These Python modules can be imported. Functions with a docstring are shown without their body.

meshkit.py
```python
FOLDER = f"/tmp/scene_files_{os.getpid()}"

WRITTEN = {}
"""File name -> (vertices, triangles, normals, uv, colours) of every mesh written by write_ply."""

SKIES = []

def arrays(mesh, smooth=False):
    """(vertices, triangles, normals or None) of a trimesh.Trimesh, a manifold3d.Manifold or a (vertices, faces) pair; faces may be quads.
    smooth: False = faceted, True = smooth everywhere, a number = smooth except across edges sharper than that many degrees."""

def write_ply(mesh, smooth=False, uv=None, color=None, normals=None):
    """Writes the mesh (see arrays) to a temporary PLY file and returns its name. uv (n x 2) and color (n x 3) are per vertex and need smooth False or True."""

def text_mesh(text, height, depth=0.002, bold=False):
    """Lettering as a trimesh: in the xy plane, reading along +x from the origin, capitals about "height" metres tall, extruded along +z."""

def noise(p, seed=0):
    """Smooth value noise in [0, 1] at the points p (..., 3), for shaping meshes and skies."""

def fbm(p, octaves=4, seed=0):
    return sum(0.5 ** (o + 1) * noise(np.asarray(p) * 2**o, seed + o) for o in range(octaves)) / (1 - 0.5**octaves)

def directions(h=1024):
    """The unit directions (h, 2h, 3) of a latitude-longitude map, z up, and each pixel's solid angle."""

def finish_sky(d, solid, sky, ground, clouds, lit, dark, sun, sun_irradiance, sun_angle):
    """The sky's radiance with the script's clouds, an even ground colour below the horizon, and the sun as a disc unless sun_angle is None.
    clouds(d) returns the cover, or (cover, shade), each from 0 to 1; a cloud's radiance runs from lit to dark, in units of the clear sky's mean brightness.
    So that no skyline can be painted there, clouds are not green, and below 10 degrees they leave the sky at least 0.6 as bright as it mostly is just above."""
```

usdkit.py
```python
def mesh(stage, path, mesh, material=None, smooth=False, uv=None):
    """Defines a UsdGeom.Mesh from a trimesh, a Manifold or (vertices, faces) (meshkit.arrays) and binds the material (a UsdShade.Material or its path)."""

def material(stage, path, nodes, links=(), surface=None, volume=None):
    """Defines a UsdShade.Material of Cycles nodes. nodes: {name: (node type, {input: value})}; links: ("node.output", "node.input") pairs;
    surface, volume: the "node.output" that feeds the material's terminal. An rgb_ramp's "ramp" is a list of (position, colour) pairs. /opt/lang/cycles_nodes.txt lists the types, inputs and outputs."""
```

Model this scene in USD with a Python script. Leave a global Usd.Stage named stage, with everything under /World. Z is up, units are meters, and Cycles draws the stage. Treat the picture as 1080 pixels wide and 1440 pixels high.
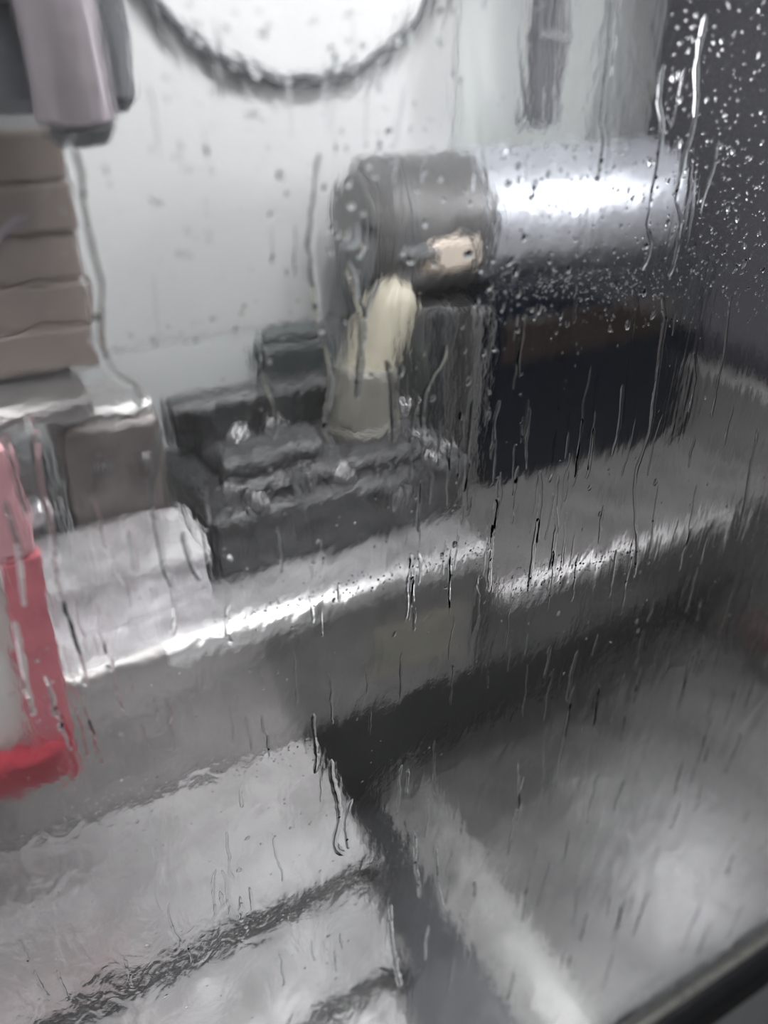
import math, random
import numpy as np, trimesh, usdkit
from pxr import Usd, UsdGeom, UsdLux, UsdShade, Gf, Sdf, Vt

stage = Usd.Stage.CreateInMemory()
UsdGeom.SetStageUpAxis(stage, UsdGeom.Tokens.z)
UsdGeom.SetStageMetersPerUnit(stage, 1.0)
world = UsdGeom.Xform.Define(stage, '/World')
stage.SetDefaultPrim(world.GetPrim())
UsdGeom.Scope.Define(stage, '/World/Looks')
rng = random.Random(7)
nrng = np.random.default_rng(7)

# ------------------------------------------------------------------ camera
CZ = 1.5                                   # height of the lens
PITCH, YAW = math.radians(31), math.radians(28)
FPX = 1067.0
cp, sp, ca, sa = math.cos(PITCH), math.sin(PITCH), math.cos(YAW), math.sin(YAW)
FWD = np.array([sa*cp, ca*cp, -sp]); RGT = np.array([ca, -sa, 0.0]); UPV = np.array([sa*sp, ca*sp, cp])
cam = UsdGeom.Camera.Define(stage, '/World/camera')
HA = 20.955
cam.CreateHorizontalApertureAttr(HA); cam.CreateVerticalApertureAttr(HA*1440/1080)
cam.CreateFocalLengthAttr(HA*FPX/1080)
cam.CreateFStopAttr(4.7); cam.CreateFocusDistanceAttr(0.25)
cam.CreateClippingRangeAttr(Gf.Vec2f(0.01, 50))
cam.AddTransformOp().Set(Gf.Matrix4d(*RGT, 0, *UPV, 0, *(-FWD), 0, 0, 0, CZ, 1))
EXPOSURE = 1.02
cam.CreateExposureAttr(EXPOSURE)

# ------------------------------------------------------------------ light
dome = UsdLux.DomeLight.Define(stage, '/World/room_daylight')
dome.CreateIntensityAttr(0.018); dome.CreateColorAttr(Gf.Vec3f(0.96, 0.97, 1.0))
def rect_light(name, loc, aim, w, h, power, color=(1, 1, 1)):
    l = UsdLux.RectLight.Define(stage, '/World/' + name)
    l.CreateWidthAttr(w); l.CreateHeightAttr(h); l.CreateIntensityAttr(power); l.CreateColorAttr(Gf.Vec3f(*color))
    z = np.array(loc, float) - np.array(aim, float); z /= np.linalg.norm(z)
    x = np.cross([0, 0, 1.0], z); x /= np.linalg.norm(x); y = np.cross(z, x)
    l.AddTransformOp().Set(Gf.Matrix4d(*x, 0, *y, 0, *z, 0, *map(float, loc), 1))
    return l
rect_light('ceiling_lamp_light', (0.30, 0.48, CZ+0.57), (0.34, 0.72, CZ-0.25), 0.95, 0.22, 15.5, (1.0, 1.0, 1.0))
rect_light('wall_lamp_light', (1.072, 0.60, CZ-0.06), (0.60, 0.72, CZ-0.30), 0.11, 0.44, 13.0, (0.97, 0.97, 1.0))

rect_light('added_room_light', (0.7, -0.9, CZ+1.6), (0.4, 0.1, CZ-0.6), 1.2, 0.3, 14.0, (1.0, 0.99, 0.96))  # added lamp outside, for glints on the drops and a lighter seal

# ------------------------------------------------------------------ helpers
names = {}
def numbered(path):
    n = names.get(path, 0); names[path] = n + 1
    return path if n == 0 else f'{path}_{n:03d}'
def meta(prim, label=None, cat=None, group=None, kind=None):
    for k, v in (('label', label), ('category', cat), ('group', group), ('kind', kind)):
        if v: prim.SetCustomDataByKey(k, v)
    return prim
def thing(name, label, cat, loc=(0, 0, 0), group=None):
    x = UsdGeom.Xform.Define(stage, numbered('/World/' + name))
    x.AddTranslateOp().Set(Gf.Vec3d(*map(float, loc)))
    p = x.GetPrim(); meta(p, label, cat, group); p_loc[str(p.GetPath())] = np.array(loc, float)
    return p
p_loc = {}
def obj(name, mesh, mat, parent=None, smooth=30, label=None, cat=None, group=None, kind=None):
    """mesh is given in world coordinates; under a thing it is moved to the thing's own frame"""
    base = '/World' if parent is None else str(parent.GetPath())
    off = np.zeros(3)
    if parent is not None:
        off = p_loc.get(base, np.zeros(3))
    if isinstance(mesh, (tuple, list)):
        mesh = (np.asarray(mesh[0], float) - off, mesh[1])
    else:
        mesh = mesh.copy(); mesh.apply_translation(-off)
    path = numbered(base + '/' + name)
    m = usdkit.mesh(stage, path, mesh, mat, smooth=smooth)
    p_loc[path] = off
    meta(m.GetPrim(), label, cat, group, kind)
    return m.GetPrim()
def struct(name, mesh, mat, parent=None, smooth=30):
    return obj(name, mesh, mat, parent, smooth, kind='structure' if parent is None else None)
def sthing(name, loc=(0, 0, 0)):
    x = UsdGeom.Xform.Define(stage, numbered('/World/' + name)); x.AddTranslateOp().Set(Gf.Vec3d(*map(float, loc)))
    p = x.GetPrim(); p.SetCustomDataByKey('kind', 'structure'); p_loc[str(p.GetPath())] = np.array(loc, float)
    return p
def box(x0, x1, y0, y1, z0, z1, c=0.003):
    """chamfered box, z relative to the lens height"""
    c = min(c, (x1-x0)/2.2, (y1-y0)/2.2, (z1-z0)/2.2)
    pts = []
    for x, sx in ((x0, 1), (x1, -1)):
        for y, sy in ((y0, 1), (y1, -1)):
            for z, sz in ((z0, 1), (z1, -1)):
                pts += [(x+sx*c, y+sy*c, z), (x+sx*c, y, z+sz*c), (x, y+sy*c, z+sz*c)]
    m = trimesh.convex.convex_hull(np.array(pts) + [0, 0, CZ])
    return m
def hull(pts):
    return trimesh.convex.convex_hull(np.array(pts, float) + [0, 0, CZ])
def cyl(p0, p1, r0, r1=None, n=40, c=0.0):
    """tapering rod with chamfered ends"""
    r1 = r0 if r1 is None else r1
    p0, p1 = np.array(p0, float), np.array(p1, float)
    d = p1 - p0; L = np.linalg.norm(d); d /= L
    a = np.cross(d, [0, 0, 1.0]);
    if np.linalg.norm(a) < 1e-6: a = np.array([1.0, 0, 0])
    a /= np.linalg.norm(a); b = np.cross(d, a)
    prof = [(0, max(r0-c, 1e-5)), (c, r0), (L-c, r1), (L, max(r1-c, 1e-5))] if c > 0 else [(0, r0), (L, r1)]
    V = []; F = []
    for s, r in prof:
        for k in range(n):
            t = 2*math.pi*k/n
            V.append(p0 + d*s + r*(math.cos(t)*a + math.sin(t)*b))
    for i in range(len(prof)-1):
        for k in range(n):
            q = (k+1) % n
            F += [(i*n+k, i*n+q, (i+1)*n+q), (i*n+k, (i+1)*n+q, (i+1)*n+k)]
    c0 = len(V); V.append(p0); V.append(p1); e = (len(prof)-1)*n
    for k in range(n):
        q = (k+1) % n
        F += [(c0, q, k), (c0+1, e+k, e+q)]
    m = trimesh.Trimesh(np.array(V) + [0, 0, CZ], F, process=False); m.fix_normals()
    return m
def tube(path, radii, n=16):
    P = np.array(path, float); R = np.broadcast_to(np.array(radii, float), (len(P),))
    V = []; F = []
    prev = None
    for i in range(len(P)):
        t = P[min(i+1, len(P)-1)] - P[max(i-1, 0)]; t /= np.linalg.norm(t)
        if prev is None:
            a = np.cross(t, [0, 1.0, 0.1]); a /= np.linalg.norm(a)
        else:
            a = prev - t*np.dot(prev, t); a /= np.linalg.norm(a)
        prev = a; b = np.cross(t, a)
        for k in range(n):
            th = 2*math.pi*k/n; V.append(P[i] + R[i]*(math.cos(th)*a + math.sin(th)*b))
    for i in range(len(P)-1):
        for k in range(n):
            q = (k+1) % n
            F += [(i*n+k, i*n+q, (i+1)*n+q), (i*n+k, (i+1)*n+q, (i+1)*n+k)]
    c0 = len(V); V += [P[0], P[-1]]; e = (len(P)-1)*n
    for k in range(n):
        q = (k+1) % n; F += [(c0, q, k), (c0+1, e+k, e+q)]
    m = trimesh.Trimesh(np.array(V) + [0, 0, CZ], F, process=False); m.fix_normals()
    return m
def smooth_path(P, step):
    P = np.array(P, float)
    d = np.r_[0, np.cumsum(np.linalg.norm(np.diff(P, axis=0), axis=1))]
    n = max(4, int(d[-1]/step))
    from scipy.interpolate import PchipInterpolator
    s = np.linspace(0, d[-1], n)
    return np.stack([PchipInterpolator(d, P[:, k])(s) for k in range(P.shape[1])], 1)
def prism_x(profile, x0, x1):
    """profile of (y, z) points, closed, extruded along x"""
    from shapely.geometry import Polygon
    m = trimesh.creation.extrude_polygon(Polygon(profile), x1 - x0)
    v = np.array(m.vertices); m.vertices = np.stack([v[:, 2] + x0, v[:, 0], v[:, 1] + CZ], 1)
    m.fix_normals(); return m
def prism_y(profile, y0, y1):
    from shapely.geometry import Polygon
    m = trimesh.creation.extrude_polygon(Polygon(profile), y1 - y0)
    v = np.array(m.vertices); m.vertices = np.stack([v[:, 0], v[:, 2] + y0, v[:, 1] + CZ], 1)
    m.fix_normals(); return m

def bullnose(x0, x1, y, z, R):
    return prism_x([(y, z)] + [(y-R*math.sin(t), z-R+R*math.cos(t)) for t in np.linspace(0.05, math.pi/2, 9)] + [(y-R, z-0.024), (y, z-0.024)], x0, x1)

# ------------------------------------------------------------------ materials
def mat(name, color, rough=0.5, metal=0.0, var=0.12, nscale=9.0, bump=0.0, bscale=60.0, stretch=(1, 1, 1), coat=0.0, spec=0.5):
    c0 = tuple(max(0, c*(1-var)) for c in color); c1 = tuple(min(1, c*(1+var)) for c in color)
    nodes = {'g': ('geometry', {}), 'm': ('mapping', {'scale': stretch}), 'n': ('noise_texture', {'scale': nscale, 'detail': 4.0, 'roughness': 0.6}),
             'r': ('rgb_ramp', {'ramp': [(0.3, c0), (0.7, c1)]}), 'q': ('map_range', {'from_min': 0.3, 'from_max': 0.7, 'to_min': rough*0.8, 'to_max': min(1, rough*1.25)}),
             'p': ('principled_bsdf', {'metallic': metal, 'coat_weight': coat, 'specular_ior_level': spec})}
    links = [('g.position', 'm.vector'), ('m.vector', 'n.vector'), ('n.fac', 'r.fac'), ('n.fac', 'q.value'), ('r.color', 'p.base_color'), ('q.result', 'p.roughness')]
    if bump:
        nodes['n2'] = ('noise_texture', {'scale': bscale, 'detail': 3.0}); nodes['b'] = ('bump', {'strength': 1.0, 'distance': bump})
        links += [('m.vector', 'n2.vector'), ('n2.fac', 'b.height'), ('b.normal', 'p.normal')]
    return usdkit.material(stage, '/World/Looks/' + name, nodes, links, surface='p.BSDF')
M = {}
M['wall_white'] = mat('wall_white', (0.68, 0.69, 0.69), 0.45, var=0.02, nscale=3)
M['wall_falloff'] = mat('wall_falloff', (0.50, 0.525, 0.515), 0.4, var=0.03, nscale=3)
M['wall_slate'] = mat('wall_slate', (0.33, 0.345, 0.345), 0.4, var=0.04, nscale=4)
M['wall_dark'] = mat('wall_dark', (0.045, 0.045, 0.058), 0.45, var=0.15, nscale=5)
M['brown_strip'] = mat('brown_strip', (0.085, 0.062, 0.058), 0.5, var=0.1)
M['brown_reflection'] = mat('brown_reflection', (0.022, 0.016, 0.014), 0.3)  # colour of the brown reflection in the black front
M['disc_white'] = mat('disc_white', (0.74, 0.75, 0.75), 0.35, var=0.01)
M['rim_dark'] = mat('rim_dark', (0.12, 0.128, 0.132), 0.4, var=0.1)
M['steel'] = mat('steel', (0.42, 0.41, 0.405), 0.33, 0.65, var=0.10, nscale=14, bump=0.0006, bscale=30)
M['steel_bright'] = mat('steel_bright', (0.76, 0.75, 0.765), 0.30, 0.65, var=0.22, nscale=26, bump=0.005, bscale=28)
M['steel_dark'] = mat('steel_dark', (0.28, 0.28, 0.285), 0.33, 0.7, var=0.2, nscale=16, bump=0.001, bscale=40)
M['chrome'] = mat('chrome', (0.66, 0.69, 0.74), 0.40, 0.65, var=0.06, nscale=12, stretch=(1, 6, 6))
M['cover_steel'] = mat('cover_steel', (0.82, 0.815, 0.825), 0.26, 0.62, var=0.16, nscale=14, bump=0.0035, bscale=18)
M['lit_nosing'] = mat('lit_nosing', (0.92, 0.92, 0.92), 0.36, 0.8, var=0.06, nscale=40)  # near-white metal: the lamp highlight is put into the rail colour
M['drum_grey'] = mat('drum_grey', (0.23, 0.23, 0.23), 0.32, 0.6, var=0.1, nscale=12)
M['black_gloss'] = mat('black_gloss', (0.005, 0.007, 0.014), 0.35, var=0.2, nscale=6, spec=0.2)
M['iron'] = mat('iron', (0.088, 0.089, 0.092), 0.38, 0.3, var=0.5, nscale=40, bump=0.008, bscale=38)
M['green_iron'] = mat('green_iron', (0.085, 0.098, 0.098), 0.4, 0.2, var=0.2, nscale=30)
M['taupe'] = mat('taupe', (0.26, 0.22, 0.20), 0.6, var=0.10, nscale=14)
M['taupe_block'] = mat('taupe_block', (0.21, 0.19, 0.185), 0.4, 0.3, var=0.2, nscale=22, bump=0.002, bscale=40)
M['cream'] = mat('cream', (0.47, 0.44, 0.35), 0.35, var=0.08, nscale=20)
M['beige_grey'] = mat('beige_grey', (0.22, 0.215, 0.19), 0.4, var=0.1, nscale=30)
M['olive'] = mat('olive', (0.40, 0.39, 0.33), 0.4, 0.3, var=0.1, nscale=30)  # tone of the warm reflected patch on the table front
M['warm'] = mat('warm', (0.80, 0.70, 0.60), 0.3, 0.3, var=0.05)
M['mauve'] = mat('mauve', (0.29, 0.258, 0.277), 0.35, 0.3, var=0.08, nscale=20)
M['head_grey'] = mat('head_grey', (0.10, 0.105, 0.115), 0.45, var=0.12, nscale=12)
M['red'] = mat('red', (0.47, 0.05, 0.075), 0.35, var=0.12, nscale=30)
M['dull_red'] = mat('dull_red', (0.09, 0.042, 0.040), 0.5)
M['rose'] = mat('rose', (0.62, 0.19, 0.225), 0.35, var=0.15, nscale=40)
M['pink'] = mat('pink', (0.66, 0.36, 0.39), 0.35, var=0.1, nscale=30)
M['paper'] = mat('paper', (0.80, 0.80, 0.77), 0.5, var=0.04)
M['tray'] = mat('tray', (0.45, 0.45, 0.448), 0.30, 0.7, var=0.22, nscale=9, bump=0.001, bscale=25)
M['gutter'] = mat('gutter', (0.24, 0.245, 0.26), 0.35, 0.8, var=0.15)  # darkened to carry the dark reflection beside the fold
M['fold'] = mat('fold', (0.70, 0.70, 0.695), 0.33, 0.6, var=0.15, nscale=30, bump=0.002, bscale=40)  # brightened to carry the streak of light along the fold
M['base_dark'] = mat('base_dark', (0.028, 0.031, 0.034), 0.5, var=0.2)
M['rubber'] = mat('rubber', (0.012, 0.013, 0.017), 0.45, var=0.15)
M['rubber_lip'] = mat('rubber_lip', (0.26, 0.26, 0.245), 0.25, var=0.1)
M['door_grey'] = mat('door_grey', (0.30, 0.31, 0.33), 0.4, var=0.06)
M['concrete'] = mat('concrete', (0.09, 0.09, 0.088), 0.7, var=0.15, nscale=5)
M['lamp_case'] = mat('lamp_case', (0.5, 0.5, 0.5), 0.4, 0.5)

# clear water: drops and trickles
usdkit.material(stage, '/World/Looks/water', {'p': ('glass_bsdf', {'color': (0.98, 0.99, 0.99), 'roughness': 0.0, 'IOR': 1.33})}, [], surface='p.BSDF')
M['water'] = UsdShade.Material.Get(stage, '/World/Looks/water')
# the pane: see-through, mirror reflection by fresnel, and a little condensation that scatters light
usdkit.material(stage, '/World/Looks/pane_glass', {
    't': ('transparent_bsdf', {'color': (0.96, 0.96, 0.965)}), 'g': ('glossy_bsdf', {'color': (0.9, 0.9, 0.9), 'roughness': 0.03}), 'f': ('fresnel', {'IOR': 1.45}),
    'fs': ('math', {'math_type': 'multiply', 'value2': 0.5}), 'mx': ('mix_closure', {})},
    [('f.fac', 'fs.value1'), ('fs.value', 'mx.fac'), ('t.BSDF', 'mx.closure1'), ('g.BSDF', 'mx.closure2')], surface='mx.closure')
M['pane'] = UsdShade.Material.Get(stage, '/World/Looks/pane_glass')
# the running water film: uneven thickness on its outer face only, so it bends what lies behind
YP = 0.160                                   # outer face of the glass
usdkit.material(stage, '/World/Looks/water_film', {
    'g': ('geometry', {}), 's': ('separate_xyz', {}),
    'm1': ('mapping', {'scale': (1, 1, 0.45)}), 'n1': ('noise_texture', {'scale': 55.0, 'detail': 3.0, 'roughness': 0.5, 'distortion': 0.6}),
    'm2': ('mapping', {'scale': (1, 1, 0.10)}), 'n2': ('noise_texture', {'scale': 520.0, 'detail': 2.0, 'roughness': 0.5}),
    'm3': ('mapping', {'scale': (1, 1, 0.6)}), 'n3': ('noise_texture', {'scale': 135.0, 'detail': 1.6, 'roughness': 0.45, 'distortion': 1.0}),
    'mk': ('noise_texture', {'scale': 14.0, 'detail': 1.0}), 'mr': ('map_range', {'from_min': 0.42, 'from_max': 0.62, 'to_min': 0.25, 'to_max': 1.0, 'clamp': True}),
    'lx': ('map_range', {'range_type': 'smoothstep', 'from_min': 0.10, 'from_max': -0.02, 'to_min': 0.0, 'to_max': 1.0, 'clamp': True}),
    'lz': ('map_range', {'range_type': 'smoothstep', 'from_min': CZ-0.04, 'from_max': CZ-0.10, 'to_min': 0.0, 'to_max': 1.0, 'clamp': True}),
    'll': ('math', {'math_type': 'multiply'}), 'lm': ('math', {'math_type': 'multiply_add', 'value2': 2.3, 'value3': 1.0}),
    'a1': ('math', {'math_type': 'multiply', 'value2': 0.42}), 'a2': ('math', {'math_type': 'multiply', 'value2': 0.028}), 'a3': ('math', {'math_type': 'multiply', 'value2': 0.085}),
    'a3m': ('math', {'math_type': 'multiply'}), 'a3l': ('math', {'math_type': 'multiply'}),
    'm5': ('mapping', {'scale': (1, 1, 0.06)}), 'n5': ('noise_texture', {'scale': 190.0, 'detail': 3.0, 'roughness': 0.6}), 'rx': ('map_range', {'range_type': 'smoothstep', 'from_min': 0.10, 'from_max': 0.26, 'to_min': 0.0, 'to_max': 0.17, 'clamp': True}), 'a5': ('math', {'math_type': 'multiply'}), 'add4': ('math', {'math_type': 'add'}),
    'n4': ('noise_texture', {'scale': 480.0, 'detail': 3.0, 'roughness': 0.6}), 'a4': ('math', {'math_type': 'multiply', 'value2': 0.06}), 'a4m': ('math', {'math_type': 'multiply'}), 'add3': ('math', {'math_type': 'add'}),
    'add': ('math', {'math_type': 'add'}), 'add2': ('math', {'math_type': 'add'}),
    'st': ('math', {'math_type': 'less_than', 'value2': YP - 0.0004}), 'h': ('math', {'math_type': 'multiply'}),
    'b': ('bump', {'strength': 1.0, 'distance': 0.001}),
    'w': ('glass_bsdf', {'color': (0.99, 0.99, 0.99), 'roughness': 0.045, 'IOR': 1.33}),
    'hz': ('noise_texture', {'scale': 9.0, 'detail': 3.0}), 'hr': ('map_range', {'from_min': 0.35, 'from_max': 0.7, 'to_min': 0.0, 'to_max': 0.0025, 'clamp': True}),
    'dt': ('translucent_bsdf', {'color': (0.92, 0.92, 0.92)}), 'mx': ('mix_closure', {})},
    [('g.position', 'm1.vector'), ('g.position', 'm2.vector'), ('g.position', 'm3.vector'), ('g.position', 'mk.vector'), ('g.position', 's.vector'), ('g.position', 'hz.vector'),
     ('m1.vector', 'n1.vector'), ('m2.vector', 'n2.vector'), ('m3.vector', 'n3.vector'), ('mk.fac', 'mr.value'),
     ('s.x', 'lx.value'), ('s.z', 'lz.value'), ('lx.result', 'll.value1'), ('lz.result', 'll.value2'), ('ll.value', 'lm.value1'),
     ('n1.fac', 'a1.value1'), ('n2.fac', 'a2.value1'), ('n3.fac', 'a3.value1'), ('a3.value', 'a3m.value1'), ('mr.result', 'a3m.value2'),
     ('a3m.value', 'a3l.value1'), ('lm.value', 'a3l.value2'),
     ('a1.value', 'add.value1'), ('a2.value', 'add.value2'), ('add.value', 'add2.value1'), ('a3l.value', 'add2.value2'),
     ('m3.vector', 'n4.vector'), ('n4.fac', 'a4.value1'), ('a4.value', 'a4m.value1'), ('mr.result', 'a4m.value2'), ('add2.value', 'add3.value1'), ('a4m.value', 'add3.value2'),
     ('g.position', 'm5.vector'), ('m5.vector', 'n5.vector'), ('s.x', 'rx.value'), ('n5.fac', 'a5.value1'), ('rx.result', 'a5.value2'), ('add3.value', 'add4.value1'), ('a5.value', 'add4.value2'),
     ('s.y', 'st.value1'), ('add4.value', 'h.value1'), ('st.value', 'h.value2'), ('h.value', 'b.height'), ('b.normal', 'w.normal'),
     ('hz.fac', 'hr.value'), ('hr.result', 'mx.fac'), ('w.BSDF', 'mx.closure1'), ('dt.BSDF', 'mx.closure2')], surface='mx.closure')
M['film'] = UsdShade.Material.Get(stage, '/World/Looks/water_film')

# ================================================================== the setting (z relative to the lens)
wb = sthing('wall_back', (0.25, 1.1, CZ-0.2))
obj('panel', box(-0.6, 0.70, 1.10, 1.13, -0.36, 0.62, 0.002), M['wall_white'], wb)
obj('panel', box(0.702, 0.985, 1.098, 1.13, -0.36, 0.62, 0.002), M['wall_falloff'], wb)  # darker paint stands in for light falling off to the right
obj('panel', box(0.987, 1.14, 1.096, 1.13, -0.36, 0.62, 0.002), M['wall_slate'], wb)  # darker again, continuing the painted light falloff
obj('sloping_panel', prism_x([(1.13, -0.36), (1.10, -0.36), (1.00, -0.53), (1.13, -0.53)], -0.6, 1.14), M['wall_slate'], wb, smooth=False)
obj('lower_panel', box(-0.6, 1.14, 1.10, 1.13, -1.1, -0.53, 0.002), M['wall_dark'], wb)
wr = sthing('wall_right', (1.1, 0.6, CZ-1.0))
obj('panel', box(1.10, 1.14, 0.70, 1.095, -0.45, 0.62, 0.002), M['wall_dark'], wr)
obj('panel', box(1.097, 1.14, 0.17, 0.70, -0.45, 0.62, 0.002), M['brown_strip'], wr)
obj('lower_panel', box(1.06, 1.14, 0.17, 1.095, -1.1, -0.455, 0.006), M['steel'], wr)
struct('wall_left', box(-0.64, -0.6, 0.17, 1.13, -1.1, 0.62, 0.002), M['wall_white'])
struct('ceiling', box(-0.64, 1.14, 0.17, 1.13, 0.62, 0.65, 0.002), M['wall_white'])
struct('floor', box(-0.64, 1.14, 0.17, 1.13, -1.13, -1.10, 0.002), M['tray'])
struct('trim_1', box(-0.64, 1.14, 0.172, 0.20, 0.12, 0.62, 0.002), M['wall_white'])
struct('trim_2', box(-0.64, 1.14, 0.172, 0.20, -1.10, -0.68, 0.002), M['wall_white'])
# the room outside
struct('floor_outside', box(-4, 4, -4, 0.1, -CZ-0.05, -CZ, 0.002), M['concrete'])

# lamps (out of the picture, they light the cabinet)
lp = thing('ceiling_lamp', 'long white lamp bar under the cabinet ceiling, above the window', 'lamp', (0.30, 0.48, CZ+0.60))
obj('housing', box(-0.19, 0.79, 0.36, 0.60, 0.585, 0.615, 0.004), M['lamp_case'], lp)
lp2 = thing('wall_lamp', 'upright lamp bar on the right wall of the cabinet', 'lamp', (1.09, 0.60, CZ-0.06))
obj('housing', box(1.079, 1.0965, 0.53, 0.67, -0.30, 0.18, 0.004), M['lamp_case'], lp2)

lp3 = thing('added_room_lamp', 'added unseen lamp bar on the ceiling of the room outside the window', 'lamp', (0.7, -0.9, CZ+1.66))  # lamp added out of view to light the window from outside
obj('housing', box(0.08, 1.32, -1.08, -0.72, 1.635, 1.68, 0.01), M['lamp_case'], lp3)
struct('ceiling_outside', box(-4, 4, -4, 0.1, 1.68, 1.72, 0.002), M['wall_slate'])

# ================================================================== things on the back wall
dc = thing('round_wall_disc', 'large round white disc with a dark grey rim on the pale back wall', 'disc', (0.455, 1.09, CZ+0.19))
disc_c = np.array([0.452, 1.085, 0.215])
obj('face', cyl(disc_c + [0, 0.013, 0], disc_c, 0.245, n=96, c=0.003), M['disc_white'], dc)
ringp = [disc_c + [0.243*math.cos(t), -0.004, 0.243*math.sin(t)] for t in np.linspace(0, 2*math.pi, 97)]
obj('rim', tube(ringp, 0.0088, 14), M['rim_dark'], dc, smooth=True)

cb = thing('hanging_hose_pair', 'pair of dark grey hoses hanging side by side down to the silver drum', 'hose', (0.79, 0.97, CZ-0.08))
for s in (-1, 1):
    pth = smooth_path([(0.765+s*0.008, 0.97, -0.085), (0.765+s*0.014, 0.97, 0.05), (0.763+s*0.024, 0.97, 0.25), (0.76+s*0.042, 0.97, 0.62)], 0.02)
    obj('hose', tube(pth, 0.015, 14), M['head_grey'], cb, smooth=True)
obj('clip', box(0.742, 0.79, 0.952, 0.988, 0.015, 0.03, 0.003), M['head_grey'], cb)

# hanging head, upper left
hd = thing('hanging_tool_head', 'dark grey hanging housing with a mauve grey cylinder in front, upper left', 'machine head', (0.08, 0.66, CZ-0.04))
obj('housing', box(0.0, 0.138, 0.635, 0.75, -0.035, 0.62, 0.01), M['head_grey'], hd)
obj('nose_cylinder', cyl((0.087, 0.60, -0.04), (0.083, 0.60, 0.60), 0.026, n=48, c=0.004), M['mauve'], hd)
obj('nose_ring', cyl((0.088, 0.60, -0.052), (0.087, 0.60, -0.04), 0.019, 0.024, n=40, c=0.002), M['rim_dark'], hd)
obj('bracket', box(0.05, 0.12, 0.615, 0.64, 0.03, 0.10, 0.004), M['head_grey'], hd)

# taupe panel made of courses, left
tp = thing('board_panel', 'taupe brown screen of stacked boards with dark seams on the left', 'panelling', (-0.1, 0.81, CZ-0.28))
zz = -0.274
for k in range(5):
    o = 0.002*((k*7) % 3)
    obj('board', box(-0.42, 0.097+0.003*(k % 2), 0.800+o, 0.835, zz, zz+0.0425, 0.003), M['taupe'], tp)
    zz += 0.044
obj('backing', box(-0.42, 0.092, 0.838, 0.85, -0.28, -0.01, 0.002), M['wall_slate'], tp)
rd = thing('scratch_rod', 'thin pale rod in place of a light scratch across the taupe boards', 'rod', (-0.1, 0.79, CZ-0.2))
obj('shaft', cyl((-0.16, 0.785, -0.262), (0.052, 0.792, -0.125), 0.0045, n=14, c=0.001), M['mauve'], rd)  # rod put in for the pale diagonal scratch on the boards

# ================================================================== drum over black box
dm = thing('silver_drum', 'wide shiny silver drum with a bright highlight lying over the black box', 'drum', (0.7, 0.95, CZ-0.28))
DY, DZ, DR = 0.955, -0.202, 0.093
obj('shell', cyl((0.635, DY, DZ), (0.985, DY, DZ), DR, n=96, c=0.004), M['chrome'], dm)
obj('collar', cyl((0.470, DY, DZ), (0.635, DY, DZ), DR-0.001, n=96, c=0.012), M['drum_grey'], dm)  # grey collar, carried further right to hold back the drum highlight
obj('end_cap', cyl((0.458, DY, DZ), (0.474, DY, DZ), DR-0.016, n=72, c=0.006), M['drum_grey'], dm)
obj('seam_band', cyl((0.500, DY, DZ), (0.506, DY, DZ), DR+0.001, n=96, c=0.001), M['rim_dark'], dm)
obj('warm_spot', box(0.515, 0.605, DY-DR-0.006, DY-DR+0.02, -0.250, -0.198, 0.012), M['warm'], dm)  # pale warm box stands in for the spot on the collar

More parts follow.
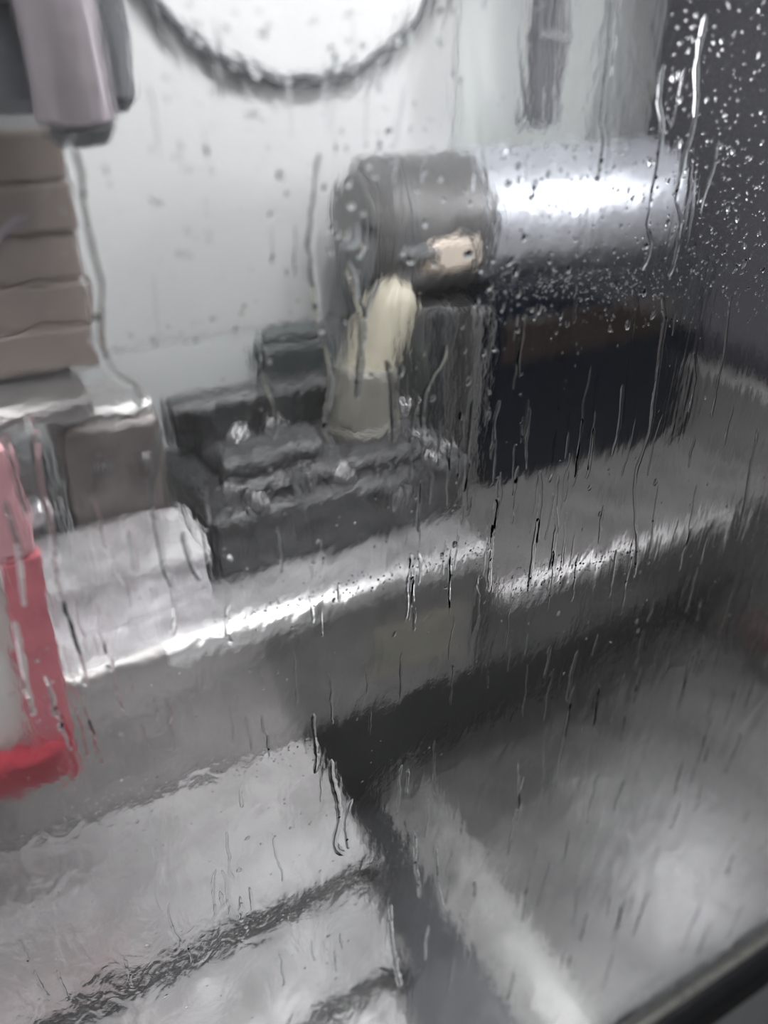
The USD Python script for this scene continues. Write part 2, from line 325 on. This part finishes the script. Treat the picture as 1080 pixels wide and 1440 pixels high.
bb = thing('black_box', 'tall glossy black box under the silver drum', 'box', (0.83, 0.95, CZ-0.585))
obj('body', box(0.625, 1.035, 0.872, 1.05, -0.578, -0.298, 0.006), M['black_gloss'], bb)
obj('front_panel', box(0.625, 1.035, 0.848, 0.860, -0.584, -0.268, 0.003), M['black_gloss'], bb)
obj('side_post', box(0.600, 0.622, 0.856, 1.05, -0.585, -0.298, 0.004), M['drum_grey'], bb)
obj('reflected_brown', box(0.64, 0.99, 0.846, 0.849, -0.385, -0.320, 0.001), M['brown_reflection'], bb)  # thin sheet painted as a brown reflection on the glossy front
obj('foot_rail', box(0.624, 1.035, 0.874, 1.05, -0.585, -0.5785, 0.002), M['rubber'], bb)

# ================================================================== tables
tb = thing('work_table', 'long steel work table with a front edge coloured bright as a highlight across the middle', 'table', (0.0, 0.85, CZ-0.744))
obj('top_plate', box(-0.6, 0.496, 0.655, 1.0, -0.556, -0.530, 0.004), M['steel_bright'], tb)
obj('edge_rail', bullnose(-0.6, 0.085, 0.6545, -0.530, 0.016), M['steel'], tb)  # plain steel where the painted highlight stops
obj('edge_rail', bullnose(0.086, 0.496, 0.6545, -0.530, 0.016), M['lit_nosing'], tb, label='edge rail coloured bright as a highlight')  # bright rail paints the highlight along the table edge
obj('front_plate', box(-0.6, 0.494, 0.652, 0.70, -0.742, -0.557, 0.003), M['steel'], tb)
fp = thing('warm_reflection_plate', 'pale patch added for a warm reflection on the work table front, near its right end', 'plate', (0.40, 0.65, CZ-0.66))
obj('sheet', box(0.335, 0.465, 0.6475, 0.652, -0.695, -0.615, 0.0015), M['olive'], fp)  # made-up plate that paints a patch of warm reflected light
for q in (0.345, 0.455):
    obj('screw', cyl((q, 0.6445, -0.655), (q, 0.648, -0.655), 0.004, n=14, c=0.001), M['steel_dark'], fp)  # screws belong to the made-up plate
t2 = thing('side_table', 'lower grey steel table to the right with a bright front edge', 'table', (0.8, 0.85, CZ-0.744))
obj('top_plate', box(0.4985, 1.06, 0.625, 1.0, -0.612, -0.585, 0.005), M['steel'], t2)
obj('edge_rail', bullnose(0.4985, 0.93, 0.6245, -0.585, 0.016), M['lit_nosing'], t2)  # same painted highlight on the lower table
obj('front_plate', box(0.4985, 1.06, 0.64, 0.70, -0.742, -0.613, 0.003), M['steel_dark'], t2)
ub = thing('machine_base', 'dark machine base in the shadowed recess under the steel tables', 'cabinet', (0.4, 0.9, CZ-1.03))  # machine base, painted dark for the shadowed recess below the tables
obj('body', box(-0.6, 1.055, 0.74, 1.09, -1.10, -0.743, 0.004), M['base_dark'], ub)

# stepped plate and blocks, left middle
sp_ = thing('step_plate', 'bright bent steel step plate beside the red rack', 'plate', (0.0, 0.75, CZ-0.53))
obj('tread', hull([(-0.3, 0.70, -0.468), (0.155, 0.70, -0.468), (-0.3, 0.79, -0.452), (0.15, 0.79, -0.452), (-0.3, 0.70, -0.475), (0.155, 0.70, -0.475), (-0.3, 0.79, -0.46), (0.15, 0.79, -0.46)]), M['steel_bright'], sp_, smooth=False)
obj('riser', box(-0.3, 0.153, 0.703, 0.71, -0.53, -0.475, 0.002), M['steel_bright'], sp_)
tk = thing('taupe_block', 'taupe grey metal block behind the bright step plate', 'block', (0.09, 0.82, CZ-0.46))
obj('body', box(0.03, 0.146, 0.797, 0.90, -0.53, -0.335, 0.008), M['taupe_block'], tk)
obj('top_cap', box(0.04, 0.140, 0.80, 0.895, -0.335, -0.322, 0.004), M['steel'], tk)
obj('bolt', cyl((0.07, 0.786, -0.385), (0.07, 0.798, -0.385), 0.008, n=6, c=0.001), M['steel_dark'], tk)
obj('bolt', cyl((0.12, 0.786, -0.385), (0.12, 0.798, -0.385), 0.008, n=6, c=0.001), M['steel_dark'], tk)
cl = thing('clamp_block', 'grey steel clamp block with two round caps at the left edge', 'clamp', (-0.06, 0.78, CZ-0.46))
obj('body', box(-0.16, 0.022, 0.797, 0.87, -0.53, -0.365, 0.008), M['steel_dark'], cl)
obj('cap', cyl((-0.03, 0.825, -0.365), (-0.03, 0.825, -0.33), 0.022, n=32, c=0.006), M['steel_bright'], cl)
obj('cap', cyl((0.0, 0.782, -0.42), (0.0, 0.80, -0.42), 0.016, n=32, c=0.005), M['steel_bright'], cl)
lg = thing('ledge_plate', 'light grey steel ledge under the taupe boards', 'ledge', (-0.15, 0.80, CZ-0.31))
obj('plate', box(-0.42, 0.07, 0.745, 0.86, -0.305, -0.285, 0.004), M['steel'], lg)

# vise in the centre
vs = thing('machine_vise', 'dark lumpy cast iron vise on the steel work table', 'vise', (0.34, 0.82, CZ-0.53))
obj('base', box(0.165, 0.515, 0.725, 0.935, -0.53, -0.445, 0.008), M['iron'], vs)
obj('slide', box(0.20, 0.49, 0.75, 0.93, -0.445, -0.425, 0.006), M['iron'], vs)
obj('rear_jaw', box(0.175, 0.50, 0.885, 0.932, -0.43, -0.372, 0.006), M['iron'], vs)
obj('front_jaw', box(0.20, 0.33, 0.77, 0.83, -0.427, -0.40, 0.006), M['iron'], vs)
obj('screw', cyl((0.40, 0.70, -0.47), (0.40, 0.76, -0.468), 0.016, n=28, c=0.003), M['steel_dark'], vs)
obj('screw_collar', cyl((0.40, 0.712, -0.469), (0.40, 0.728, -0.468), 0.027, n=32, c=0.003), M['iron'], vs)
for (bx_, by_) in ((0.20, 0.745), (0.29, 0.742), (0.47, 0.75), (0.335, 0.845), (0.475, 0.84)):
    obj('bolt', cyl((bx_, by_, -0.447), (bx_, by_, -0.415), 0.010, n=6, c=0.002), M['steel_dark'], vs)
obj('lever', cyl((0.445, 0.775, -0.415), (0.49, 0.735, -0.435), 0.006, n=14, c=0.002), M['steel_dark'], vs)
for (kx, ky, kz, kr) in ((0.245, 0.86, -0.425, 0.018), (0.30, 0.872, -0.425, 0.013), (0.49, 0.86, -0.43, 0.016), (0.455, 0.73, -0.447, 0.013), (0.225, 0.735, -0.447, 0.012), (0.335, 0.745, -0.447, 0.015)):
    obj('clamp_knob', cyl((kx, ky, kz), (kx+0.002, ky, kz+1.5*kr), kr, kr*0.8, n=24, c=kr*0.35), M['steel_dark'], vs)
st = thing('green_grey_block', 'dark green grey upright block standing behind the vise', 'block', (0.35, 0.91, CZ-0.43))
obj('body', box(0.315, 0.432, 0.955, 1.0, -0.53, -0.338, 0.010), M['green_iron'], st)
obj('cap', box(0.328, 0.420, 0.957, 0.998, -0.338, -0.326, 0.004), M['green_iron'], st)
pc = thing('cream_pipe', 'cream coloured bent pipe below the left end of the drum', 'pipe', (0.41, 0.83, CZ-0.425))
pth = smooth_path([(0.405, 0.828, -0.424), (0.409, 0.828, -0.38), (0.427, 0.828, -0.315), (0.450, 0.828, -0.272), (0.470, 0.828, -0.256)], 0.006)
obj('lower_half', cyl((0.404, 0.828, -0.412), (0.416, 0.828, -0.335), 0.043, 0.041, n=36, c=0.005), M['beige_grey'], pc)  # darker part added so the pipe fades towards its foot
obj('tube', tube(pth, np.linspace(0.037, 0.028, len(pth)), 28), M['cream'], pc, smooth=True)
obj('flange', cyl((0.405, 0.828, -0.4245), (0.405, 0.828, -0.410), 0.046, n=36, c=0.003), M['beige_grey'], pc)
nz = thing('dark_spike', 'dark pointed spike hanging below the left end of the drum', 'tool', (0.455, 0.86, CZ-0.3))
obj('arm', cyl((0.381, 0.785, -0.190), (0.4572, 0.93, -0.19), 0.009, n=20, c=0.002), M['rim_dark'], nz)
obj('shank', cyl((0.382, 0.785, -0.222), (0.380, 0.785, -0.178), 0.014, n=28, c=0.003), M['rim_dark'], nz)
obj('tip', cyl((0.386, 0.785, -0.262), (0.382, 0.785, -0.222), 0.003, 0.012, n=28, c=0.001), M['rim_dark'], nz)
hk = thing('dark_hook', 'small dark curved hook over the cream pipe', 'hook', (0.5, 0.86, CZ-0.25))
pth = smooth_path([(0.478, 0.853, -0.222), (0.492, 0.851, -0.213), (0.512, 0.852, -0.212), (0.532, 0.853, -0.222)], 0.006)
obj('arc', tube(pth, np.linspace(0.010, 0.006, len(pth)), 14), M['rim_dark'], hk, smooth=True)
gc = thing('grey_column', 'dark grey brown column between the cream pipe and the black box', 'column', (0.565, 0.9, CZ-0.53))
obj('body', box(0.535, 0.594, 0.885, 0.98, -0.53, -0.300, 0.006), M['drum_grey'], gc)
obj('groove_bar', box(0.545, 0.570, 0.879, 0.886, -0.50, -0.30, 0.002), M['base_dark'], gc)

# way covers, lower left
wc = thing('telescopic_cover', 'light steel stepped cover of overlapping plates in the lower left', 'cover', (0.0, 0.45, CZ-0.8))
ys = [(0.650, 0.456, 0.240, -0.744), (0.475, 0.357, 0.222, -0.768), (0.376, 0.205, 0.205, -0.792)]
for k, (ya, yb, xr, zt) in enumerate(ys):
    prof = [(-0.6, zt), (xr-0.012, zt), (xr, zt-0.012), (xr, zt-0.20), (xr-0.006, zt-0.20), (xr-0.006, zt-0.014), (xr-0.014, zt-0.006), (-0.6, zt-0.006)]
    obj('plate', prism_y(prof, yb, ya), M['cover_steel'], wc, smooth=20)
    obj('lip', prism_y([(-0.6, zt-0.001), (xr-0.014, zt-0.001), (xr-0.014, zt-0.0232), (-0.6, zt-0.0232)], yb-0.006, yb-0.0003), M['rubber'], wc, smooth=False)
# chip tray on the right
ct = thing('chip_tray', 'grey bent sheet steel tray with a raised fold, lower right', 'tray', (0.6, 0.4, CZ-1.02))
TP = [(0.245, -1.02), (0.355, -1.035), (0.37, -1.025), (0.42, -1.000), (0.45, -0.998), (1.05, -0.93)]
for nm, ids, mt in (('gutter', (0, 1, 2), 'gutter'), ('fold', (2, 3, 4), 'fold'), ('sheet', (4, 5), 'tray')):  # fold lighter and gutter darker: streak and reflection painted into the parts
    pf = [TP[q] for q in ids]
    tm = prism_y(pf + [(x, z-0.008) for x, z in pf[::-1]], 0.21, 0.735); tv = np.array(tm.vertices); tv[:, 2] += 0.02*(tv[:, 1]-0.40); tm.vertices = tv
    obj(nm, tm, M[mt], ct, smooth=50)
rt = thing('red_reflection_blob', 'dull dark red canister added to mimic a red reflection at the right edge', 'blob', (1.03, 0.55, CZ-0.86))  # added solid that stands in for a faint red reflection
obj('grip', cyl((1.00, 0.56, -0.84), (1.045, 0.56, -0.83), 0.035, 0.04, n=32, c=0.006), M['dull_red'], rt)
obj('stem', cyl((1.045, 0.56, -0.83), (1.06, 0.56, -0.83), 0.012, n=20), M['steel_dark'], rt)

# red frame, left edge
rf = thing('red_frame', 'red rack with a pale pink upper arm at the left edge of the picture', 'framing', (-0.03, 0.58, CZ-0.56))
obj('upright', hull([(-0.035, 0.585, -0.35), (-0.004, 0.585, -0.35), (-0.062, 0.585, -0.575), (-0.024, 0.585, -0.575), (-0.035, 0.60, -0.35), (-0.004, 0.60, -0.35), (-0.062, 0.60, -0.575), (-0.024, 0.60, -0.575)]), M['rose'], rf, smooth=False)
obj('upper_arm', box(-0.045, -0.008, 0.586, 0.60, -0.349, -0.25, 0.004), M['pink'], rf)
obj('foot_bar', box(-0.30, -0.026, 0.575, 0.603, -0.600, -0.552, 0.006), M['red'], rf)
obj('backing_sheet', box(-0.28, -0.040, 0.596, 0.600, -0.545, -0.36, 0.001), M['paper'], rf)

# ================================================================== window
Zb = -0.597
w1 = sthing('window_1', (0.2, YP, CZ+Zb))
obj('pane', box(-0.25, 0.95, YP, YP+0.005, Zb-0.01, 0.15, 0.0005), M['pane'], w1, smooth=False)
fm = box(-0.25, 0.95, YP-0.0009, YP-0.0002, Zb, 0.15, 0.00005)
obj('water_film', fm, M['film'], None, smooth=False, label='rippled film of running water over the whole window pane', cat='water', kind='stuff')
lipp = [(YP-0.0012, Zb+0.0022), (YP-0.0012, Zb+0.007), (YP-0.003, Zb+0.008), (YP-0.0055, Zb+0.0055), (YP-0.0055, Zb+0.0022)]
obj('rubber_lip', prism_x(lipp, -0.25, 0.95), M['rubber_lip'], w1, smooth=40)
sealp = [(YP+0.012, Zb-0.045), (YP+0.012, Zb-0.0105), (YP-0.0012, Zb-0.0045), (YP-0.0012, Zb+0.0021), (YP-0.009, Zb+0.0018), (YP-0.016, Zb-0.005), (YP-0.017, Zb-0.012), (YP-0.017, Zb-0.040), (YP-0.012, Zb-0.045)]
obj('rubber_seal', prism_x(sealp, -0.25, 0.95), M['rubber'], w1, smooth=40)
struct('door_1', box(-0.6, 1.1, YP-0.012, YP+0.012, -CZ+0.1, Zb-0.0455, 0.003), M['door_grey'])

# ------------------------------------------------------------------ water on the glass
def on_pane(px, py):
    d = FWD + RGT*((px-540)/FPX) - UPV*((py-720)/FPX)
    t = YP/d[1]
    return d[0]*t, d[2]*t, t                # x, z relative to the lens, metres per focal length
YW = YP - 0.00095                           # the water's foot, a hair in front of the film
def trickle(path, width, bulge, seed, bead=0.25):
    """a rounded ribbon of water along a path of (x, z) on the pane"""
    r = np.random.default_rng(seed)
    P = smooth_path(path, max(0.0006, width*0.45)); n = len(P)
    T = np.gradient(P, axis=0); T /= np.maximum(np.linalg.norm(T, axis=1, keepdims=True), 1e-9)
    N = np.stack([-T[:, 1], T[:, 0]], 1)
    s = np.arange(n)
    wob = np.convolve(r.normal(size=n+10), np.ones(5)/5, 'same')[5:5+n]
    wob2 = np.convolve(r.normal(size=n+22), np.ones(11)/11, 'same')[11:11+n]
    w = width*np.clip(1 + bead*wob*1.6, 0.45, 1.9)
    w *= np.clip(np.minimum((s+0.6)/3.0, (n-s-0.4)/2.0), 0.12, 1.0)**0.6
    P = P + N*(width*0.35*wob2)[:, None]
    K = 9; u = np.linspace(-1, 1, K)
    V = np.zeros((n, K+2, 3))
    for k in range(K):
        q = P + N*(u[k]*w/2)[:, None]
        V[:, k, 0] = q[:, 0]; V[:, k, 2] = q[:, 1] + CZ
        V[:, k, 1] = YW - 0.00002 - bulge*w*(1-u[k]**2)
    for j, uu in ((K, 1), (K+1, -1)):
        q = P + N*(uu*w/2)[:, None]; V[:, j, 0] = q[:, 0]; V[:, j, 2] = q[:, 1] + CZ; V[:, j, 1] = YW
    F = []; C = K+2
    i = np.arange(n-1)[:, None]*C; k = np.arange(C)[None, :]; k2 = (k+1) % C
    a, b, c, d = i+k, i+k2, i+C+k2, i+C+k
    F = np.concatenate([np.stack([a, b, c], -1).reshape(-1, 3), np.stack([a, c, d], -1).reshape(-1, 3)])
    e0 = [(0, k+1, k) for k in range(1, C-1)]; o = (n-1)*C; e1 = [(o, o+k, o+k+1) for k in range(1, C-1)]
    F = np.concatenate([F, e0, e1])
    m = trimesh.Trimesh(V.reshape(-1, 3), F, process=False)
    if m.volume < 0: m.invert()
    return m
def drop_mesh(x, z, rx, rz, bulge, seed, rings=6, seg=20, tilt=0.0):
    r = np.random.default_rng(seed)
    th = np.linspace(0, 2*math.pi, seg, endpoint=False)
    a, b, ph, ph2 = r.uniform(0.04, 0.20), r.uniform(0.0, 0.10), r.uniform(0, 6.28), r.uniform(0, 6.28)
    out = 1 + a*np.cos(2*th+ph) + b*np.cos(3*th+ph2)
    V = [(0, -bulge, 0)]
    for k in range(1, rings+1):
        u = math.sin(math.pi/2*k/rings)
        for t, o in zip(th, out):
            V.append((u*o*math.cos(t)*rx, -bulge*(1-u*u)-0.00002, u*o*math.sin(t)*rz - rz*0.18*(1-u*u)))
    nb = len(V)
    for t, o in zip(th, out): V.append((o*math.cos(t)*rx, 0, o*math.sin(t)*rz))
    V.append((0, 0, 0)); F = []
    for k in range(seg): F.append((0, 1+k, 1+(k+1) % seg))
    for j in range(rings):
        for k in range(seg):
            q = (k+1) % seg; A = 1+j*seg
            F += [(A+k, A+seg+k, A+seg+q), (A+k, A+seg+q, A+q)]
    A = 1+rings*seg
    for k in range(seg): F.append((A+k, len(V)-1, A+(k+1) % seg))
    V = np.array(V); c, s = math.cos(tilt), math.sin(tilt)
    V = np.stack([V[:, 0]*c - V[:, 2]*s, V[:, 1], V[:, 0]*s + V[:, 2]*c], 1) + [x, YW, z+CZ]
    return V, np.array(F)

# the conspicuous trickles, each where it runs on the glass
TR = [
 ([(95,200),(108,240),(112,285),(120,330),(135,390),(138,440),(140,490),(158,525),(185,545),(195,575)], 13, 'thick crooked trickle running down beside the taupe boards'),
 ([(447,215),(440,290),(435,340),(440,400),(445,450)], 11, 'trickle running down the pane over the drum\'s left end'),
 ([(488,365),(498,415),(508,448),(505,500),(500,560)], 12, 'forked trickle over the dark spike, its left branch'),
 ([(528,390),(516,425),(510,446)], 10, 'forked trickle over the dark spike, its short right branch'),
 ([(540,505),(548,545),(550,590),(552,620)], 9, 'short trickle over the cream pipe\'s lower end'),
 ([(625,480),(618,510),(605,530),(592,560),(592,600)], 9, 'bent trickle over the grey column'),
 ([(858,0),(851,80),(845,130),(841,165),(846,200),(838,250)], 7, 'thin trickle at the top over the grey wall panel'),
 ([(928,90),(923,140),(927,185),(922,230),(915,265),(907,310),(911,345),(898,378)], 8, 'long trickle crossing the right end of the drum highlight'),
 ([(988,20),(980,60),(975,130),(970,180),(956,230),(948,275),(953,310),(948,345),(937,388)], 8, 'bright long trickle just right of the silver drum'),
 ([(928,415),(931,450),(925,500),(916,560),(910,610),(893,660),(890,700),(893,760),(890,810)], 8, 'longest trickle, down the right side of the black box'),
 ([(872,540),(868,590),(857,640)], 6, 'short trickle ending at the black box\'s lower right edge'),
 ([(832,600),(827,650),(822,672)], 6, 'very short trickle at the black box\'s lower edge'),
 ([(970,495),(974,512),(970,560),(964,578)], 6, 'hooked trickle on the bright wall ledge at right'),
 ([(1024,415),(1015,490),(1006,540),(998,585)], 6, 'thin trickle crossing the wall ledge near the right edge'),
 ([(755,660),(757,700),(748,770),(741,830)], 8, 'left one of two parallel trickles over the side table'),
 ([(782,665),(778,710),(780,742),(770,800)], 8, 'right one of two parallel trickles over the side table'),
 ([(662,560),(656,640),(648,690)], 8, 'trickle down the left edge of the black box'),
 ([(365,520),(378,550),(386,575),(382,615)], 9, 'trickle along the left side of the green grey block'),
 ([(454,483),(462,540),(456,590),(466,625)], 9, 'trickle along the right side of the green grey block'),
 ([(226,600),(218,650),(211,700),(220,740),(229,790),(241,830),(243,890)], 8, 'long trickle over the taupe block and step plate'),
 ([(35,578),(46,605),(52,660),(60,700),(70,740),(76,790),(86,840),(106,900),(116,940),(121,962)], 9, 'long trickle along the right side of the red rack'),
 ([(8,605),(16,650),(28,695),(34,720)], 9, 'trickle over the pink upper arm of the red rack'),
 ([(4,700),(18,745),(28,800),(34,850)], 8, 'trickle over the pale sheet inside the red rack'),
 ([(18,870),(32,930),(38,970),(48,1003)], 8, 'trickle at the left edge running into the red foot bar'),
 ([(76,990),(90,1020),(99,1052)], 8, 'short trickle at the corner of the red rack'),
 ([(62,945),(72,975),(75,1002)], 7, 'small trickle low on the red upright'),
 ([(440,1000),(439,1030),(444,1060),(440,1085)], 8, 'short trickle above the corner of the stepped cover'),
 ([(463,1065),(468,1100),(476,1140),(470,1180),(481,1200)], 10, 'bright trickle along the corner of the stepped cover'),
 ([(493,1120),(486,1170),(489,1190)], 7, 'faint trickle just right of the stepped cover\'s corner'),
 ([(575,775),(578,830),(580,885)], 6, 'trickle crossing the bright table edge in the middle'),
 ([(180,742),(186,775),(188,800)], 8, 'short trickle over the step plate'),
 ([(255,745),(266,785),(282,812)], 8, 'crooked trickle at the vise\'s lower left corner'),
 ([(612,1185),(614,1250),(628,1288)], 8, 'trickle on the bright fold of the tray, lower right'),
 ([(578,1165),(584,1215),(588,1260)], 7, 'trickle just left of the bright tray fold'),
 ([(546,1270),(551,1325),(562,1385)], 9, 'trickle at the bottom beside the cover\'s last plate'),
 ([(695,700),(690,760),(686,830)], 7, 'trickle at the step between the two steel tables'),
 ([(320,845),(318,880),(324,905)], 7, 'short trickle over the table edge under the vise'),
 ([(1062,600),(1050,670),(1042,720),(1032,760)], 6, 'thin trickle near the right edge beside the side table'),
 ([(735,1090),(722,1150),(712,1200)], 5, 'faint trickle over the middle of the tray'),
 ([(800,985),(790,1040),(776,1110)], 5, 'faint slanting trickle over the dark machine base'),
]
for i, (pp, wpx, lab) in enumerate(TR):
    q = [on_pane(*p) for p in pp]; t = np.mean([k[2] for k in q])
    w = wpx*t/FPX
    obj('water_trickle', trickle([(k[0], k[1]) for k in q], w, 0.12, 100+i, 0.18), M['water'], None, True, lab, 'water trickle')

LAND = [((465,160), "the round disc's lower rim"), ((735,130), 'the hanging hoses'), ((110,110), 'the hanging tool head'), ((50,350), 'the taupe boards'), ((800,320), "the drum's bright highlight"),
        ((490,320), "the drum's left end"), ((545,440), 'the cream pipe'), ((810,520), "the black box's middle"), ((420,540), 'the green grey block'), ((440,690), "the vise's middle"), ((60,900), 'the red upright'),
        ((190,760), 'the step plate'), ((480,830), "the work table's bright edge"), ((800,795), "the side table's bright edge"), ((1030,520), 'the right wall ledge'), ((1010,200), 'the dark right wall'),
        ((250,1140), "the stepped cover's top plate"), ((260,1340), "the stepped cover's dark joint"), ((670,1270), "the tray's bright fold"), ((850,1150), "the tray's middle"), ((800,950), 'the black cabinet'), ((280,330), 'the bare pale wall'), ((1065,60), 'the top right corner'), ((965,330), "the dark wall's left edge"), ((1060,400), "the dark wall's lower end"), ((300,60), "the disc's left half"), ((600,60), "the disc's right half")]
DIRS = ['right', 'upper right', 'top', 'upper left', 'left', 'lower left', 'bottom', 'lower right']
NTH = ['first', 'second', 'third', 'fourth', 'fifth', 'sixth', 'seventh', 'eighth', 'ninth', 'tenth'] + ['eleventh', 'twelfth', 'thirteenth', 'fourteenth', 'fifteenth', 'sixteenth', 'seventeenth', 'eighteenth', 'nineteenth', 'twentieth'] + [f'number{i}' for i in range(21, 60)]
def place_labels(items, noun):
    """items: (prim, px, py, look words). Names each by the landmark nearest to it, the side of it and its order outwards."""
    by = {}
    for prim, px, py, look in items:
        (lx, ly), lm = min(LAND, key=lambda q: (q[0][0]-px)**2 + (q[0][1]-py)**2)
        dr = DIRS[int(round(math.atan2(ly-py, px-lx)/(math.pi/4))) % 8]
        by.setdefault((lm, dr), []).append((math.hypot(px-lx, py-ly), prim, look))
    for (lm, dr), L in by.items():
        L.sort(key=lambda q: q[0])
        side = {'top': 'above', 'bottom': 'below'}.get(dr, dr.replace('upper left', 'up left').replace('upper right', 'up right').replace('lower', 'down') + ' of' if ' ' in dr else dr + ' of')
        for i, (_, prim, look) in enumerate(L):
            prim.SetCustomDataByKey('label', f'{look} {noun} {side} {lm}' + (f', {NTH[i]} from it' if len(L) > 1 else ''))
thin_items, drop_items = [], []
# thin short trickles, alike within their stretch of the pane
ZONES = [((560, 1060, 560, 980), 95, 'thin short trickle of water over the side table and its surroundings', 'thin trickles over the side table'),
         ((560, 1060, 1000, 1380), 45, 'faint thin streak of water over the tray, lower right', 'thin streaks over the tray'),
         ((60, 540, 620, 1020), 34, 'thin short trickle of water over the vise and table front', 'thin trickles over the vise and table'),
         ((20, 520, 1040, 1400), 26, 'thin crooked trickle of water over the stepped cover', 'thin trickles over the stepped cover'),
         ((180, 1060, 20, 540), 30, 'thin trickle of water over the drum and pale wall', 'thin trickles over the drum and wall')]
k = 0
for (x0, x1, y0, y1), cnt, lab, grp in ZONES:
    for _ in range(cnt):
        px, py = rng.uniform(x0, x1), rng.uniform(y0, y1)
        x, z, t = on_pane(px, py)
        L = rng.uniform(25, 85)*t/FPX*1.3; w = rng.uniform(2.6, 5.5)*t/FPX
        n = 7; xs = x + np.cumsum([rng.gauss(0, 0.018*L) for _ in range(n)])
        path = [(xs[j], z - L*j/(n-1)) for j in range(n)]
        if path[-1][1] < Zb + 0.02: continue
        pr = obj('thin_trickle', trickle(path, w, rng.uniform(0.07, 0.13), 1000+k), M['water'], None, True, lab, 'water trickle', grp); k += 1
        thin_items.append((pr, px, py, 'long thin' if L*FPX/t > 80 else 'short thin' if L*FPX/t < 50 else 'thin'))
place_labels(thin_items, 'trickle')

# drops that can be told apart
DZONES = [((200, 680, 5, 210), 50, (6, 13), 'clear water drop on the pane over the white disc and its surroundings', 'drops over the white disc'),
          ((110, 450, 210, 520), 38, (6, 13), 'clear water drop on the pane over the pale back wall', 'drops over the pale wall'),
          ((450, 700, 220, 620), 46, (6, 12), 'clear water drop on the pane around the drum\'s left end and cream pipe', 'drops around the drum\'s left end'),
          ((700, 940, 190, 470), 56, (5, 11), 'bright water drop on the pane over the silver drum', 'drops over the silver drum'),
          ((940, 1075, 10, 440), 38, (5, 9), 'bright water drop on the pane in front of the dark right wall', 'drops before the dark wall'),
          ((260, 1050, 620, 900), 44, (4, 9), 'small water drop on the pane over the middle of the tables', 'drops over the tables'),
          ((10, 480, 900, 1420), 20, (5, 10), 'water drop on the pane over the table front and stepped cover', 'drops in the lower left')]
k = 0
for (x0, x1, y0, y1), cnt, (s0, s1), lab, grp in DZONES:
    for _ in range(cnt):
        px, py = rng.uniform(x0, x1), rng.uniform(y0, y1); x, z, t = on_pane(px, py)
        s = (s0 + (s1-s0)*rng.random()**1.8)*t/FPX/2
        v, f = drop_mesh(x, z, s, (rz := s*rng.uniform(0.95, 1.7)), s*rng.uniform(0.22, 0.42), 3000+k, tilt=rng.gauss(0, 0.35))
        pr = obj('water_drop', (v, f), M['water'], None, True, lab, 'water drop', grp); k += 1
        drop_items.append((pr, px, py, ('big ' if s*FPX/t > 4.5 else 'small ') + ('oval' if rz > 1.3*s else 'round')))

place_labels(drop_items, 'drop')
# fine droplets nobody could count
V_, F_, o_ = [], [], 0
def fine(count, x0, x1, y0, y1, s0, s1, line=None):
    global o_
    for _ in range(count):
        px, py = rng.uniform(x0, x1), rng.uniform(y0, y1)
        if line:
            (ax, ay), (bx_, by_), spread = line; u = rng.random(); px = ax+(bx_-ax)*u; py = ay+(by_-ay)*u + rng.gauss(0, spread)
        x, z, t = on_pane(px, py); s = rng.uniform(s0, s1)*t/FPX/2
        if z < Zb + 0.012: continue
        v, f = drop_mesh(x, z, s, s*rng.uniform(0.9, 1.6), s*rng.uniform(0.2, 0.42), rng.randrange(1 << 30), rings=3, seg=9, tilt=rng.gauss(0, 0.5))
        V_.append(v); F_.append(f+o_); o_ += len(v)
fine(700, 0, 1080, 0, 1440, 2.0, 4.5)
fine(420, 680, 1070, 200, 460, 1.8, 4.5)
fine(260, 930, 1080, 0, 420, 1.8, 4.5)
fine(150, 0, 0, 0, 0, 1.8, 3.6, ((300, 875), (690, 770), 11))
fine(150, 0, 0, 0, 0, 1.8, 3.6, ((690, 835), (900, 770), 11))
fine(120, 0, 0, 0, 0, 1.8, 3.6, ((90, 1140), (440, 1045), 9))
fine(120, 0, 0, 0, 0, 1.8, 3.6, ((120, 1390), (520, 1240), 9))
fine(250, 680, 930, 375, 420, 1.8, 4.0)
obj('fine_droplets', (np.vstack(V_), np.vstack(F_)), M['water'], None, True, 'fine spray of tiny droplets scattered over the whole pane', 'water droplets', None, 'stuff')
# drops standing on the rubber lip
V_, F_ = [], []
for k, px in enumerate((925, 950, 968, 985, 1003, 1030, 1055)):
    x, z, t = on_pane(px, 1375 - (px-990)*0.72)
    s = rng.uniform(0.0016, 0.003)
    b = trimesh.creation.icosphere(2, s); b.apply_scale([1, 0.9, 0.7]); b.apply_translation([x, YP-0.0045, CZ+Zb+0.0070+s*0.4])
    obj('lip_drop', b, M['water'], None, True, f'{NTH[k]} water drop from the left on the rubber lip, lower right', 'water drop', 'drops on the rubber lip')
